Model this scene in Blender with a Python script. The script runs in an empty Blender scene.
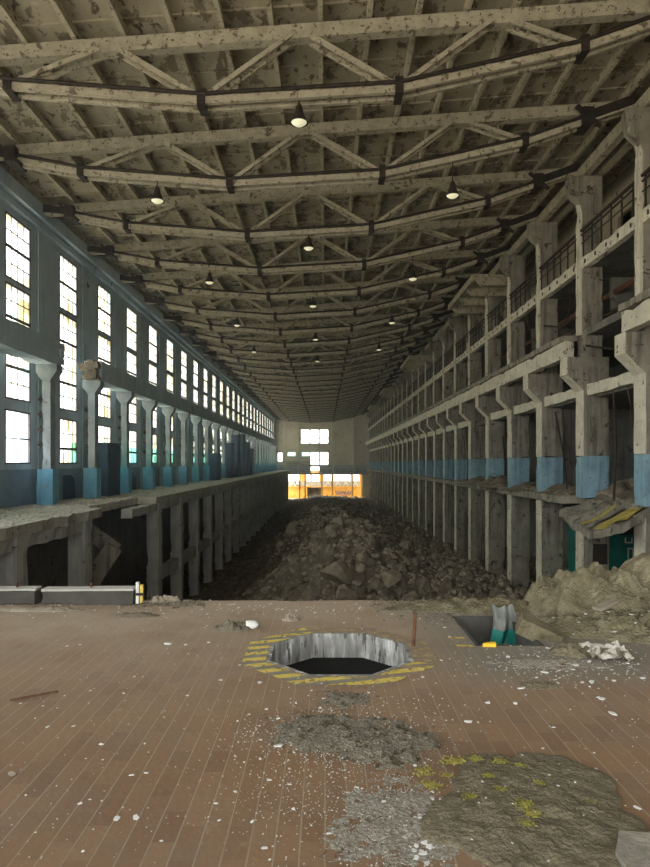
import bpy, math, random
from mathutils import Vector, noise, Matrix
R = random.Random(7)
S = bpy.context.scene
COL = S.collection
F = 626.0            # focal length in pixels of the 650x867 frame
# ---------------------------------------------------------------- camera
cam = bpy.data.cameras.new('camera'); camo = bpy.data.objects.new('camera', cam); COL.objects.link(camo)
cam.sensor_width = 36; cam.sensor_fit = 'AUTO'; cam.lens = 36*F/867; cam.shift_y = 29.5/867
cam.clip_end = 1000
camo.location = (0, 0, 0); camo.rotation_euler = (math.pi/2, 0, 0)
S.camera = camo
# ---------------------------------------------------------------- sky, exposure
S.view_settings.view_transform = 'Standard'; S.view_settings.look = 'None'
S.view_settings.gamma = 1; S.view_settings.use_curve_mapping = False
S.view_settings.exposure = 1.75
W = bpy.data.worlds.new('overcast'); S.world = W; W.use_nodes = True
n = W.node_tree.nodes; l = W.node_tree.links
bg = n['Background']; tc = n.new('ShaderNodeTexCoord'); sx = n.new('ShaderNodeSeparateXYZ')
rp = n.new('ShaderNodeValToRGB'); mr = n.new('ShaderNodeMapRange')
mr.inputs[1].default_value = -1; mr.inputs[2].default_value = 1
l.new(tc.outputs['Generated'], sx.inputs[0]); l.new(sx.outputs[2], mr.inputs[0]); l.new(mr.outputs[0], rp.inputs[0])
e = rp.color_ramp.elements
e[0].position = 0.0; e[0].color = (.62, .56, .45, 1)
e[1].position = 1.0; e[1].color = (.82, .92, 1.0, 1)
x = e.new(.47); x.color = (.85, .80, .68, 1)
x = e.new(.50); x.color = (.95, .97, .95, 1)
gl = n.new('ShaderNodeMapRange'); gl.inputs[1].default_value = -1; gl.inputs[2].default_value = 1; gl.inputs[3].default_value = 2.3; gl.inputs[4].default_value = .2
l.new(sx.outputs[0], gl.inputs[0]); vm = n.new('ShaderNodeVectorMath'); vm.operation = 'SCALE'     # the sun sits behind thin cloud on the window side
l.new(rp.outputs[0], vm.inputs[0]); l.new(gl.outputs[0], vm.inputs['Scale']); l.new(vm.outputs[0], bg.inputs[0]); bg.inputs[1].default_value = 1.35
S.cycles.diffuse_bounces = 6; S.cycles.volume_bounces = 1; S.cycles.transparent_max_bounces = 16
def portal(name, loc, rot, sx_, sy_):
    d = bpy.data.lights.new(name, 'AREA'); d.shape = 'RECTANGLE'; d.size = sx_; d.size_y = sy_
    d.cycles.is_portal = True
    o = bpy.data.objects.new(name, d); COL.objects.link(o); o.location = loc; o.rotation_euler = rot
portal('portal_open_end', (-.5, -8.6, 3.2), (-math.pi/2, 0, math.pi), 27, 10)
portal('portal_window_wall', (-15.9, 90, 6), (0, -math.pi/2, 0), 13, 196)
portal('portal_far_end', (0, 186.5, 0), (-math.pi/2, 0, 0), 30, 26)
# ---------------------------------------------------------------- materials
def mat(name, stops, scale=1.5, detail=8, peel=None, streak=None, rough=.92, bump=(.4, 9), metallic=0, stretch=(1, 1, 1), distort=.4, low=None):
    m = bpy.data.materials.new(name); m.use_nodes = True
    nt = m.node_tree; N = nt.nodes; L = nt.links; b = N['Principled BSDF']
    g = N.new('ShaderNodeNewGeometry'); mp = N.new('ShaderNodeMapping'); mp.inputs['Scale'].default_value = stretch
    L.new(g.outputs['Position'], mp.inputs[0])
    def nz(sc, det, src=mp.outputs[0], dist=distort, rg=.6):
        t = N.new('ShaderNodeTexNoise'); t.inputs['Scale'].default_value = sc; t.inputs['Detail'].default_value = det
        t.inputs['Distortion'].default_value = dist; t.inputs['Roughness'].default_value = rg
        L.new(src, t.inputs['Vector']); return t.outputs['Fac']
    def ramp(src, st):
        r = N.new('ShaderNodeValToRGB'); L.new(src, r.inputs[0]); el = r.color_ramp.elements
        while len(el) < len(st): el.new(.5)
        for q, (p, c) in zip(el, st): q.position = p; q.color = (*c, 1) if len(c) == 3 else c
        return r.outputs[0]
    def mix(fac, a, c):
        q = N.new('ShaderNodeMix'); q.data_type = 'RGBA'
        L.new(fac, q.inputs['Factor']); L.new(a, q.inputs['A'])
        if isinstance(c, tuple): q.inputs['B'].default_value = (*c, 1)
        else: L.new(c, q.inputs['B'])
        return q.outputs['Result']
    col = ramp(nz(scale, detail), stops)
    if peel:
        for (c, th, sc) in peel:
            k = ramp(nz(sc, 7, rg=.65), [(th, (0, 0, 0)), (th+.03, (1, 1, 1))])
            col = mix(k, col, c)
    if streak:
        c, th, amt = streak
        mp2 = N.new('ShaderNodeMapping'); mp2.inputs['Scale'].default_value = (2.2, 2.2, .16)
        L.new(g.outputs['Position'], mp2.inputs[0])
        k = ramp(nz(1.6, 6, mp2.outputs[0]), [(th, (0, 0, 0)), (th+.2, (amt, amt, amt))])
        col = mix(k, col, c)
    L.new(col, b.inputs['Base Color'])
    b.inputs['Roughness'].default_value = rough; b.inputs['Metallic'].default_value = metallic
    b.inputs['Specular IOR Level'].default_value = .25
    if bump:
        bp = N.new('ShaderNodeBump'); bp.inputs['Strength'].default_value = bump[0]; bp.inputs['Distance'].default_value = .05
        L.new(nz(bump[1], 9), bp.inputs['Height']); L.new(bp.outputs[0], b.inputs['Normal'])
    return m
CEIL = mat('peeling_ceiling_paint', [(.3, (.31, .27, .19)), (.7, (.45, .392, .28))], 1.1,
           peel=[((.19, .155, .105), .54, 1.3), ((.13, .10, .07), .58, 3.4), ((.48, .42, .31), .64, 2.1)], stretch=(1, .55, 1))
TRUSS = mat('cream_truss_paint', [(.3, (.35, .308, .22)), (.7, (.53, .47, .34))], 2.2, peel=[((.17, .135, .09), .58, 3.2), ((.12, .09, .06), .60, 8)])
STEEL = mat('dark_sooty_steel', [(.3, (.025, .020, .016)), (.7, (.06, .045, .035))], 5, rough=.7, metallic=.2)
RUST = mat('rusty_steel', [(.3, (.07, .03, .018)), (.7, (.16, .075, .04))], 14, rough=.85)
CONC = mat('weathered_gallery_concrete', [(.25, (.21, .188, .145)), (.75, (.37, .335, .265))], 1.3,
           peel=[((.075, .062, .048), .60, 2.4), ((.46, .42, .34), .66, 1.4)], streak=((.085, .07, .055), .48, .85))
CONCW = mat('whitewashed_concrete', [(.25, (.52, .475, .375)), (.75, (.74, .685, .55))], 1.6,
            peel=[((.17, .145, .11), .60, 3.1)], streak=((.2, .17, .13), .56, .7))  # pale concrete, brightened in colour to imitate window light on hall-facing sides
CONCD = mat('grey_pit_concrete', [(.25, (.36, .345, .30)), (.75, (.56, .54, .475))], .9,
            peel=[((.08, .075, .065), .65, 1.9)], streak=((.15, .14, .12), .52, .6))
BLUEL = mat('bright_blue_oil_paint', [(.3, (.12, .33, .47)), (.7, (.21, .46, .60))], 1.4, rough=.5, peel=[((.24, .25, .24), .62, 3.0)], streak=((.12, .2, .26), .5, .6))  # blue paint brightened in colour to imitate cyan light on the left bases
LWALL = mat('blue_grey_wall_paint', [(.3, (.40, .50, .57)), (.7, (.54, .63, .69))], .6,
            peel=[((.14, .15, .15), .66, 1.3)], streak=((.15, .19, .22), .55, .6))  # blue-grey paint, colour lifted paler and bluer to imitate haze
LCOL = mat('pale_grey_column_paint', [(.3, (.23, .265, .285)), (.7, (.35, .385, .395))], 1.5, peel=[((.16, .15, .13), .62, 2.5)], streak=((.2, .2, .19), .55, .6))
BLUE = mat('sky_blue_oil_paint', [(.3, (.19, .33, .41)), (.7, (.31, .48, .56))], 1.4, rough=.55,
           peel=[((.24, .23, .20), .60, 3.0)], streak=((.11, .16, .19), .48, .75))
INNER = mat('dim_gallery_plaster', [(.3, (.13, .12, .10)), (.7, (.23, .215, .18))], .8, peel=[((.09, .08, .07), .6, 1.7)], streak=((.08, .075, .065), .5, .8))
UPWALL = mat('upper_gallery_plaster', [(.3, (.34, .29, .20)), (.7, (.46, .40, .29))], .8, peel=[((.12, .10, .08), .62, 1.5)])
ENDW = mat('end_wall_plaster', [(.3, (.62, .56, .43)), (.7, (.76, .70, .55))], .5, peel=[((.25, .22, .17), .62, .8)])
ORANGE = mat('orange_panel_paint', [(.3, (.70, .34, .06)), (.7, (.88, .50, .12))], .8, peel=[((.55, .33, .12), .66, 1.2)])
WHITE = mat('chalky_white', [(.3, (.62, .60, .55)), (.7, (.82, .80, .75))], 9)
FRAME = mat('window_bar_paint', [(.3, (.10, .09, .10)), (.7, (.18, .16, .16))], 5)
RUBBLE = mat('dark_rubble', [(.2, (.07, .055, .04)), (.5, (.17, .14, .10)), (.8, (.34, .295, .22))], 1.6,
             peel=[((.28, .25, .19), .63, 3.5), ((.05, .04, .03), .62, 1.1)], bump=(1.0, 6))
CHUNK = mat('broken_concrete', [(.25, (.18, .145, .10)), (.75, (.44, .375, .28))], 2.5, bump=(.8, 8))
DIRT = mat('dry_olive_dirt', [(.25, (.115, .095, .052)), (.55, (.225, .19, .112)), (.8, (.38, .335, .22))], 6,
           peel=[((.52, .49, .38), .66, 30), ((.14, .11, .06), .64, 9)], bump=(1.0, 35))
MUD = mat('dark_wet_mud', [(.25, (.15, .12, .075)), (.6, (.25, .208, .13)), (.85, (.34, .295, .20))], 9,
          peel=[((.36, .33, .24), .70, 45), ((.38, .32, .07), .66, 7)], bump=(1.0, 40))
GRIT = mat('grey_gravel', [(.25, (.16, .13, .088)), (.55, (.31, .265, .195)), (.8, (.60, .565, .49))], 70, peel=[((.13, .105, .06), .55, 12), ((.7, .68, .62), .68, 60)], bump=(1, 70))
GRITP = mat('pale_plaster_gravel', [(.25, (.24, .185, .125)), (.5, (.40, .345, .265)), (.75, (.70, .66, .58))], 75, peel=[((.22, .135, .08), .58, 16), ((.78, .76, .70), .62, 48)], bump=(1, 60))
MOSS = mat('yellow_moss', [(.3, (.28, .24, .05)), (.7, (.50, .43, .10))], 30, bump=(1, 60))
YEL = mat('worn_yellow_paint', [(.3, (.58, .43, .08)), (.7, (.72, .55, .14))], 9, peel=[((.27, .20, .12), .54, 13)])
YELF = mat('faded_yellow_paint', [(.3, (.34, .26, .12)), (.7, (.42, .33, .16))], 9, peel=[((.27, .20, .13), .47, 13)])
GREYF = mat('faded_grey_paint', [(.3, (.25, .20, .14)), (.7, (.31, .24, .165))], 9, peel=[((.30, .215, .14), .48, 12)])
YELB = mat('bright_yellow_paint', [(.3, (.78, .48, .03)), (.7, (.85, .55, .05))], 9)
GREYP = mat('worn_grey_paint', [(.3, (.20, .18, .13)), (.7, (.30, .265, .2))], 9, peel=[((.35, .26, .15), .6, 12)])
LINING = mat('limewashed_pit_lining', [(.3, (.15, .14, .125)), (.52, (.27, .26, .235)), (.68, (.70, .69, .65))], 11, stretch=(1, 1, .22), peel=[((.10, .09, .08), .57, 14)])
GREEN = mat('teal_green_paint', [(.3, (.01, .14, .115)), (.7, (.02, .21, .165))], 1.2, rough=.5)
PLASTIC = mat('dusty_film', [(.3, (.13, .14, .12)), (.7, (.24, .24, .21))], 8, rough=.4)
BOARD = mat('mossy_yellow_board', [(.3, (.36, .30, .12)), (.5, (.55, .44, .09)), (.75, (.26, .22, .14))], 3, stretch=(1, 3, 1))
CLOTH = mat('torn_white_sheet', [(.3, (.36, .33, .27)), (.7, (.56, .52, .44))], 14, peel=[((.17, .145, .10), .50, 11)])
DARK = mat('black_void', [(.3, (.006, .006, .006)), (.7, (.012, .011, .010))], 3)
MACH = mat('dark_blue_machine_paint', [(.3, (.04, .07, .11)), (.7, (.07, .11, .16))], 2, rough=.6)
DECKDUST = mat('plaster_dust_deck', [(.25, (.36, .33, .26)), (.6, (.54, .50, .41)), (.8, (.72, .68, .57))], 2.2, peel=[((.2, .17, .12), .6, 4)], bump=(1, 9))
CURB = mat('dark_curb_concrete', [(.3, (.055, .05, .042)), (.7, (.10, .092, .078))], 3)
GRAF = mat('graffiti_paint', [(.3, (.2, .14, .22)), (.7, (.3, .22, .32))], 3)

def glass_mat():
    m = bpy.data.materials.new('dusty_pane'); m.use_nodes = True; N = m.node_tree.nodes; L = m.node_tree.links
    N.remove(N['Principled BSDF'])
    g = N.new('ShaderNodeNewGeometry'); sp = N.new('ShaderNodeMapping'); sp.inputs['Scale'].default_value = (.2, 1.6, 1.6)
    L.new(g.outputs['Position'], sp.inputs[0])
    sn = N.new('ShaderNodeVectorMath'); sn.operation = 'FLOOR'; L.new(sp.outputs[0], sn.inputs[0])
    wn = N.new('ShaderNodeTexWhiteNoise'); L.new(sn.outputs[0], wn.inputs['Vector'])
    r = N.new('ShaderNodeValToRGB'); r.color_ramp.interpolation = 'CONSTANT'; L.new(wn.outputs['Value'], r.inputs[0])
    el = r.color_ramp.elements
    sts = [(0, (.88, .88, .82)), (.35, (.82, .78, .64)), (.6, (.92, .92, .90)), (.84, (.70, .62, .42)), (.90, (.72, .88, .86)), (.94, (1, 1, 1))]
    while len(el) < len(sts): el.new(.5)
    for q, (p, c) in zip(el, sts): q.position = p; q.color = (*c, 1)
    t = N.new('ShaderNodeBsdfTransparent'); d = N.new('ShaderNodeBsdfTranslucent'); mx = N.new('ShaderNodeMixShader'); mx.inputs[0].default_value = .2
    L.new(r.outputs[0], t.inputs[0]); L.new(r.outputs[0], d.inputs[0]); L.new(t.outputs[0], mx.inputs[1]); L.new(d.outputs[0], mx.inputs[2])
    L.new(mx.outputs[0], N['Material Output'].inputs['Surface']); return m
GLASS = glass_mat()
def teal_glass():
    m = bpy.data.materials.new('teal_pane'); m.use_nodes = True; N = m.node_tree.nodes; L = m.node_tree.links
    t = N.new('ShaderNodeBsdfTransparent'); t.inputs[0].default_value = (.5, .85, .8, 1)
    L.new(t.outputs[0], N['Material Output'].inputs['Surface']); return m
TEALG = teal_glass()
def bulb_mat():
    m = bpy.data.materials.new('lit_lamp_glass'); m.use_nodes = True; b = m.node_tree.nodes['Principled BSDF']
    b.inputs['Base Color'].default_value = (.8, .75, .5, 1); b.inputs['Emission Color'].default_value = (1, .93, .62, 1); b.inputs['Emission Strength'].default_value = .16
    return m
BULB = bulb_mat()
def tile_mat():
    m = bpy.data.materials.new('brick_red_floor_tile'); m.use_nodes = True; N = m.node_tree.nodes; L = m.node_tree.links; b = N['Principled BSDF']
    g = N.new('ShaderNodeNewGeometry'); s = N.new('ShaderNodeSeparateXYZ'); L.new(g.outputs['Position'], s.inputs[0])
    c = N.new('ShaderNodeCombineXYZ'); L.new(s.outputs[1], c.inputs[0]); L.new(s.outputs[0], c.inputs[1])
    br = N.new('ShaderNodeTexBrick'); L.new(c.outputs[0], br.inputs['Vector'])
    br.inputs['Color1'].default_value = (.205, .122, .07, 1); br.inputs['Color2'].default_value = (.275, .168, .095, 1)
    br.inputs['Mortar'].default_value = (.22, .16, .11, 1); br.inputs['Scale'].default_value = 1
    br.inputs['Mortar Size'].default_value = .0022; br.inputs['Brick Width'].default_value = .24; br.inputs['Row Height'].default_value = .105
    br.inputs['Bias'].default_value = -.1; br.inputs['Mortar Smooth'].default_value = .3
    def nz(sc, det=8, st=(1, 1, 1), rg=.6):
        mp = N.new('ShaderNodeMapping'); mp.inputs['Scale'].default_value = st; L.new(g.outputs['Position'], mp.inputs[0])
        t = N.new('ShaderNodeTexNoise'); t.inputs['Scale'].default_value = sc; t.inputs['Detail'].default_value = det; t.inputs['Roughness'].default_value = rg
        L.new(mp.outputs[0], t.inputs[0]); return t.outputs['Fac']
    def rmp(src, a, bb, v0=0, v1=1):
        q = N.new('ShaderNodeMapRange'); q.inputs[1].default_value = a; q.inputs[2].default_value = bb; q.inputs[3].default_value = v0; q.inputs[4].default_value = v1
        L.new(src, q.inputs[0]); return q.outputs[0]
    def mth(op, a, bb):
        q = N.new('ShaderNodeMath'); q.operation = op; L.new(a, q.inputs[0])
        if isinstance(bb, (int, float)): q.inputs[1].default_value = bb
        else: L.new(bb, q.inputs[1])
        q.use_clamp = True; return q.outputs[0]
    def mix(f, a, col):
        q = N.new('ShaderNodeMix'); q.data_type = 'RGBA'; L.new(f, q.inputs['Factor']); L.new(a, q.inputs['A']); q.inputs['B'].default_value = (*col, 1); return q.outputs['Result']
    col = br.outputs['Color']
    col = mix(rmp(nz(.9, 5), .45, .7, 0, .6), col, (.29, .165, .075))       # warmer orange tiles
    col = mix(rmp(nz(1.7, 7), .48, .75, 0, .65), col, (.20, .145, .10))   # grimy patches
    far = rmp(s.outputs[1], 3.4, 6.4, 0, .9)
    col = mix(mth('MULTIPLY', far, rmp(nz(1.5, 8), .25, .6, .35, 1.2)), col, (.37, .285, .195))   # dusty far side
    col = mix(rmp(nz(7, 9, rg=.75), .6, .8, 0, .5), col, (.42, .38, .31))  # dust smears
    rgt = mth('MULTIPLY', rmp(s.outputs[0], .7, 1.3), rmp(s.outputs[1], 4.35, 4.9))
    col = mix(mth('MULTIPLY', rgt, rmp(nz(3, 8), .3, .5, .55, 1)), col, (.215, .185, .145))
    jx = N.new('ShaderNodeMath'); jx.operation = 'DIVIDE'; L.new(s.outputs[0], jx.inputs[0]); jx.inputs[1].default_value = .105
    jf = N.new('ShaderNodeMath'); jf.operation = 'PINGPONG'; L.new(jx.outputs[0], jf.inputs[0]); jf.inputs[1].default_value = .5
    jm = rmp(jf.outputs[0], .045, .015, 0, .5); jm = mth('MULTIPLY', jm, rmp(nz(2.2, 8), .3, .55, .15, 1)); col = mix(jm, col, (.43, .37, .28))
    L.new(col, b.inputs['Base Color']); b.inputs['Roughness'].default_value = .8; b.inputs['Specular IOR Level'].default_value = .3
    bp = N.new('ShaderNodeBump'); bp.inputs['Strength'].default_value = .35; bp.inputs['Distance'].default_value = .01
    hh = mth('ADD', nz(25, 8), 0.0); L.new(hh, bp.inputs['Height']); L.new(bp.outputs[0], b.inputs['Normal'])
    return m
TILE = tile_mat()
# ---------------------------------------------------------------- mesh helpers
class MB:
    def __init__(s): s.v = []; s.f = []
    def box(s, x0, x1, y0, y1, z0, z1):
        k = len(s.v); s.v += [(x, y, z) for x in (x0, x1) for y in (y0, y1) for z in (z0, z1)]
        s.f += [tuple(k+i for i in q) for q in ((0, 1, 3, 2), (4, 6, 7, 5), (0, 4, 5, 1), (2, 3, 7, 6), (0, 2, 6, 4), (1, 5, 7, 3))]; return s
    def bar(s, a, b, w, h, up=(0, 0, 1)):
        a = Vector(a); b = Vector(b); d = (b-a).normalized(); u = Vector(up)
        if abs(d.dot(u)) > .99: u = Vector((1, 0, 0))
        r = d.cross(u).normalized(); u = r.cross(d)
        k = len(s.v)
        for p in (a, b):
            for i, j in ((-1, -1), (1, -1), (1, 1), (-1, 1)): s.v.append(tuple(p+r*(w/2*i)+u*(h/2*j)))
        s.f += [(k, k+3, k+2, k+1), (k+4, k+5, k+6, k+7)]+[(k+i, k+(i+1) % 4, k+4+(i+1) % 4, k+4+i) for i in range(4)]; return s
    def tube(s, pts, r, n=8):
        P = [Vector(p) for p in pts]; k0 = len(s.v)
        for i, p in enumerate(P):
            d = (P[min(i+1, len(P)-1)]-P[max(i-1, 0)]).normalized(); u = Vector((0, 0, 1)) if abs(d.z) < .95 else Vector((1, 0, 0))
            a = d.cross(u).normalized(); c = a.cross(d)
            for j in range(n): t = 2*math.pi*j/n; s.v.append(tuple(p+a*(r*math.cos(t))+c*(r*math.sin(t))))
        for i in range(len(P)-1):
            for j in range(n): s.f.append((k0+i*n+j, k0+i*n+(j+1) % n, k0+(i+1)*n+(j+1) % n, k0+(i+1)*n+j))
        s.f.append(tuple(k0+j for j in range(n))[::-1]); s.f.append(tuple(k0+(len(P)-1)*n+j for j in range(n))); return s
    def lathe(s, prof, c=(0, 0, 0), n=16):
        k0 = len(s.v)
        for r, z in prof:
            for j in range(n): t = 2*math.pi*j/n; s.v.append((c[0]+r*math.cos(t), c[1]+r*math.sin(t), c[2]+z))
        for i in range(len(prof)-1):
            for j in range(n): s.f.append((k0+i*n+j, k0+i*n+(j+1) % n, k0+(i+1)*n+(j+1) % n, k0+(i+1)*n+j))
        s.f.append(tuple(k0+j for j in range(n))[::-1]); s.f.append(tuple(k0+(len(prof)-1)*n+j for j in range(n))); return s
    def prism(s, poly, t, axis='z', at=0):
        """poly of 2-D points extruded by t; axis z: (x,y), axis y: (x,z), axis x: (y,z)"""
        k = len(s.v); m = len(poly)
        def P(p, h): return (p[0], p[1], h) if axis == 'z' else (p[0], h, p[1]) if axis == 'y' else (h, p[0], p[1])
        s.v += [P(p, at) for p in poly]+[P(p, at+t) for p in poly]
        s.f += [tuple(k+i for i in range(m))[::-1], tuple(k+m+i for i in range(m))]+[(k+i, k+(i+1) % m, k+m+(i+1) % m, k+m+i) for i in range(m)]; return s
    def rbox(s, x0, x1, y0, y1, z0, z1, st=.3, jit=.02, chip=.1, seed=0):
        """box with a subdivided, worn surface and chipped edges"""
        d = [(x0, x1), (y0, y1), (z0, z1)]; nn = [max(1, min(60, round((b-a)/st))) for a, b in d]; ids = {}
        c = Vector([(a+b)/2 for a, b in d])
        def vid(i):
            if i in ids: return ids[i]
            p = Vector([d[q][0]+(d[q][1]-d[q][0])*i[q]/nn[q] for q in range(3)]); ext = sum(i[q] in (0, nn[q]) for q in range(3))
            o = Vector((seed*3.1, seed*1.7, seed*.9))
            nv = noise.noise_vector(p*1.3+o)*jit
            if ext >= 2:
                g = noise.noise(p*1.1+o*2)+.5*noise.noise(p*3.1+o)
                if g > .1:
                    dirv = Vector([0 if nn[q] > 6 and i[q] not in (0, nn[q]) else (c[q]-p[q]) for q in range(3)])
                    if dirv.length: nv += dirv.normalized()*min(chip, (g-.1)*chip*2)
            s.v.append(tuple(p+nv)); ids[i] = len(s.v)-1; return ids[i]
        for ax in range(3):
            u, w = [(1, 2), (2, 0), (0, 1)][ax]
            for side in (0, nn[ax]):
                for a in range(nn[u]):
                    for b in range(nn[w]):
                        q = []
                        for da, db in ((0, 0), (1, 0), (1, 1), (0, 1)):
                            i = [0, 0, 0]; i[ax] = side; i[u] = a+da; i[w] = b+db; q.append(vid(tuple(i)))
                        s.f.append(tuple(q if side else q[::-1]))
        return s
    def grid(s, nx, ny, fn):
        k = len(s.v)
        for j in range(ny):
            for i in range(nx): s.v.append(tuple(fn(i/(nx-1), j/(ny-1))))
        for j in range(ny-1):
            for i in range(nx-1): a = k+j*nx+i; s.f.append((a, a+1, a+nx+1, a+nx))
        return s
    def mesh(s, name, m, smooth=False):
        me = bpy.data.meshes.new(name); me.from_pydata(s.v, [], s.f); me.update(); me.materials.append(m)
        if smooth: me.polygons.foreach_set('use_smooth', [True]*len(me.polygons))
        return me
    def build(s, name, m, parent=None, smooth=False, loc=None, rz=0):
        o = bpy.data.objects.new(name, s.mesh(name, m, smooth)); COL.objects.link(o)
        if parent: o.parent = parent
        if loc: o.location = loc
        if rz: o.rotation_euler.z = rz
        return o
def tag(o, label=None, cat=None, group=None, kind=None):
    if label: o['label'] = label
    if cat: o['category'] = cat
    if group: o['group'] = group
    if kind: o['kind'] = kind
    return o
def empty(name, loc=(0, 0, 0), label=None, cat=None, group=None):
    o = bpy.data.objects.new(name, None); COL.objects.link(o); o.location = loc; o.empty_display_size = .2
    return tag(o, label, cat, group)
def copy_tree(o, kids, parent=None):
    c = o.copy(); COL.objects.link(c)
    if parent: c.parent = parent
    for ch in kids.get(o.name, []): copy_tree(ch, kids, c)
    return c
def kidmap(root):
    km = {}
    for o in COL.objects:
        if o.parent: km.setdefault(o.parent.name, []).append(o)
    return km
def repeat(root, spots, labels, group):
    """first spot moves root itself, then copies"""
    km = kidmap(root); out = []
    for i, (loc, lab) in enumerate(zip(spots, labels)):
        o = root if i == 0 else copy_tree(root, km)
        o.location = loc; o['label'] = lab
        if group: o['group'] = group
        out.append(o)
    return out
ONES = 'zeroth first second third fourth fifth sixth seventh eighth ninth tenth eleventh twelfth thirteenth fourteenth fifteenth sixteenth seventeenth eighteenth nineteenth twentieth'.split()
def od(i):
    if i <= 20: return ONES[i]
    if i < 30: return 'twenty-'+ONES[i-20]
    return 'thirtieth' if i == 30 else 'thirty-'+ONES[i-30]
def FL(px, py, z=-1.6): D = -z*F/(py-463); return ((px-325)*D/F, D)
FZ = -1.6
def roofz(X): return 14.7+.074*X
YEND = 185.0
# ---------------------------------------------------------------- ceiling
m = MB(); XL, XR = -15.5, 19.5
m.v += [(XL, -8, roofz(XL)), (XR, -8, roofz(XR)), (XR, YEND+.5, roofz(XR)), (XL, YEND+.5, roofz(XL)),
        (XL, -8, roofz(XL)+.3), (XR, -8, roofz(XR)+.3), (XR, YEND+.5, roofz(XR)+.3), (XL, YEND+.5, roofz(XL)+.3)]
m.f += [(0, 1, 2, 3), (7, 6, 5, 4), (0, 4, 5, 1), (1, 5, 6, 2), (2, 6, 7, 3), (3, 7, 4, 0)]
y = -5.5
while y < YEND:
    m.bar((XL, y, roofz(XL)-.02), (13.2, y, roofz(13.2)-.02), .08, .08)
    y += 1.5
tag(m.build('ceiling', CEIL), kind='structure')
m = MB()
for k in range(-9, 12):
    X = -.15+1.6*k
    m.bar((X, -8, roofz(X)-.14), (X, YEND, roofz(X)-.14), .16, .34)
tag(m.build('trim_7', TRUSS), kind='structure')
hz = bpy.data.materials.new('hall_haze'); hz.use_nodes = True; N = hz.node_tree.nodes; N.remove(N['Principled BSDF'])
vs_ = N.new('ShaderNodeVolumeScatter'); vs_.inputs['Color'].default_value = (.72, .86, 1, 1); vs_.inputs['Density'].default_value = .0011; vs_.inputs['Anisotropy'].default_value = .45
hz.node_tree.links.new(vs_.outputs[0], N['Material Output'].inputs['Volume'])
o = MB().box(-13.2, 11.8, 12, 183, -3.5, 11.3).build('haze', hz); tag(o, 'thin bluish dust haze filling the long hall', 'haze', kind='stuff')
# ---------------------------------------------------------------- left wall with window openings
def wall_cells(u0, u1, z0, z1, rects, put):
    us = sorted({u0, u1, *[r[0] for r in rects], *[r[1] for r in rects]}); zs = sorted({z0, z1, *[r[2] for r in rects], *[r[3] for r in rects]})
    us = [u for u in us if u0 <= u <= u1]; zs = [z for z in zs if z0 <= z <= z1]
    for a, b in zip(us, us[1:]):
        run = None
        for c, d in zip(zs, zs[1:]):
            um, zm = (a+b)/2, (c+d)/2
            hole = any(r[0] < um < r[1] and r[2] < zm < r[3] for r in rects)
            if hole:
                if run: put(a, b, *run); run = None
            else: run = (run[0], d) if run else (c, d)
        if run: put(a, b, *run)
XW = -15.0
WROWS = [(8.78, 11.85), (3.05, 8.55), (-.05, 2.55)]
WC = [6.6+6*k for k in range(0, 30)]
rects = [(c-1.25, c+1.25, a, b) for c in WC for a, b in WROWS]
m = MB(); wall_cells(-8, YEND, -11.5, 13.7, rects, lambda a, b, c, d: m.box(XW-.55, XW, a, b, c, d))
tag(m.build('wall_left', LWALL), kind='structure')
m = MB()
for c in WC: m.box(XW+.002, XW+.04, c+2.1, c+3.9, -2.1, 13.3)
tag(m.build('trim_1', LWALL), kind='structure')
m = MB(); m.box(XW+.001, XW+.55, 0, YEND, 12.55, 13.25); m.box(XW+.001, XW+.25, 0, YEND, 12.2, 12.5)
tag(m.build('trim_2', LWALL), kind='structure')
m = MB()
wall_cells(-8, YEND, -2.1, -.32, [(c-.9, c+.9, -2.2, -.75) for c in WC[5::2]], lambda a, b, c, d: m.box(XW+.002, XW+.03, a, b, c, d))
tag(m.build('baseboard_left', mat('dull_blue_paint', [(.3, (.19, .27, .34)), (.7, (.28, .37, .43))], .8, peel=[((.2, .2, .19), .62, 2.0)])), kind='structure')
wi = 0
def window_meshes(h):
    fr = MB(); w = 2.5
    for yy in (-1.25, 1.17): fr.box(-.05, .05, yy, yy+.08, 0, h)
    for zz in (0, h-.08): fr.box(-.05, .05, -1.25, 1.25, zz, zz+.08)
    for i in range(1, 4): yy = -1.25+i*w/4; fr.box(-.025, .025, yy-.022, yy+.022, 0, h)
    nr = round(h/.78)
    for j in range(1, nr):
        zz = h*j/nr; t = .075 if (j == nr//2 and h < 4) or (h > 4 and j in (2, 5)) else .022
        fr.box(-.03, .03, -1.25, 1.25, zz-t, zz+t)
    gl = MB(); gl.box(-.006, .006, -1.22, 1.22, .05, h-.05)
    return fr.mesh('window_frame', FRAME), gl.mesh('pane', GLASS)
WM = [window_meshes(b-a) for a, b in WROWS]
for ci, c in enumerate(WC):
    if c < 24: continue
    for r, (a, b) in enumerate(WROWS):
        wi += 1
        o = bpy.data.objects.new('window_%d' % wi, WM[r][0]); COL.objects.link(o); o.location = (XW-.03, c, a); tag(o, kind='structure')
        if r == 2 and abs(c-30.6) < .1:      # the low window nearest the camera has lost its panes and bars
            f = MB().box(-.05, .05, -1.25, -1.17, 0, 2.6).box(-.05, .05, 1.17, 1.25, 0, 2.6).box(-.05, .05, -1.25, 1.25, 0, .08).box(-.05, .05, -1.25, 1.25, 2.52, 2.6).box(-.04, .04, -1.25, 1.25, 1.2, 1.27)
            o.data = f.mesh('window_frame', FRAME); continue
        if r == 2:
            q = MB().box(-.02, -.008, .45 if ci % 4 == 1 else -1.2, 1.2, .06, 1.25).build('teal_pane', TEALG, o)
        g = bpy.data.objects.new('pane', WM[r][1]); COL.objects.link(g); g.parent = o
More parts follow.
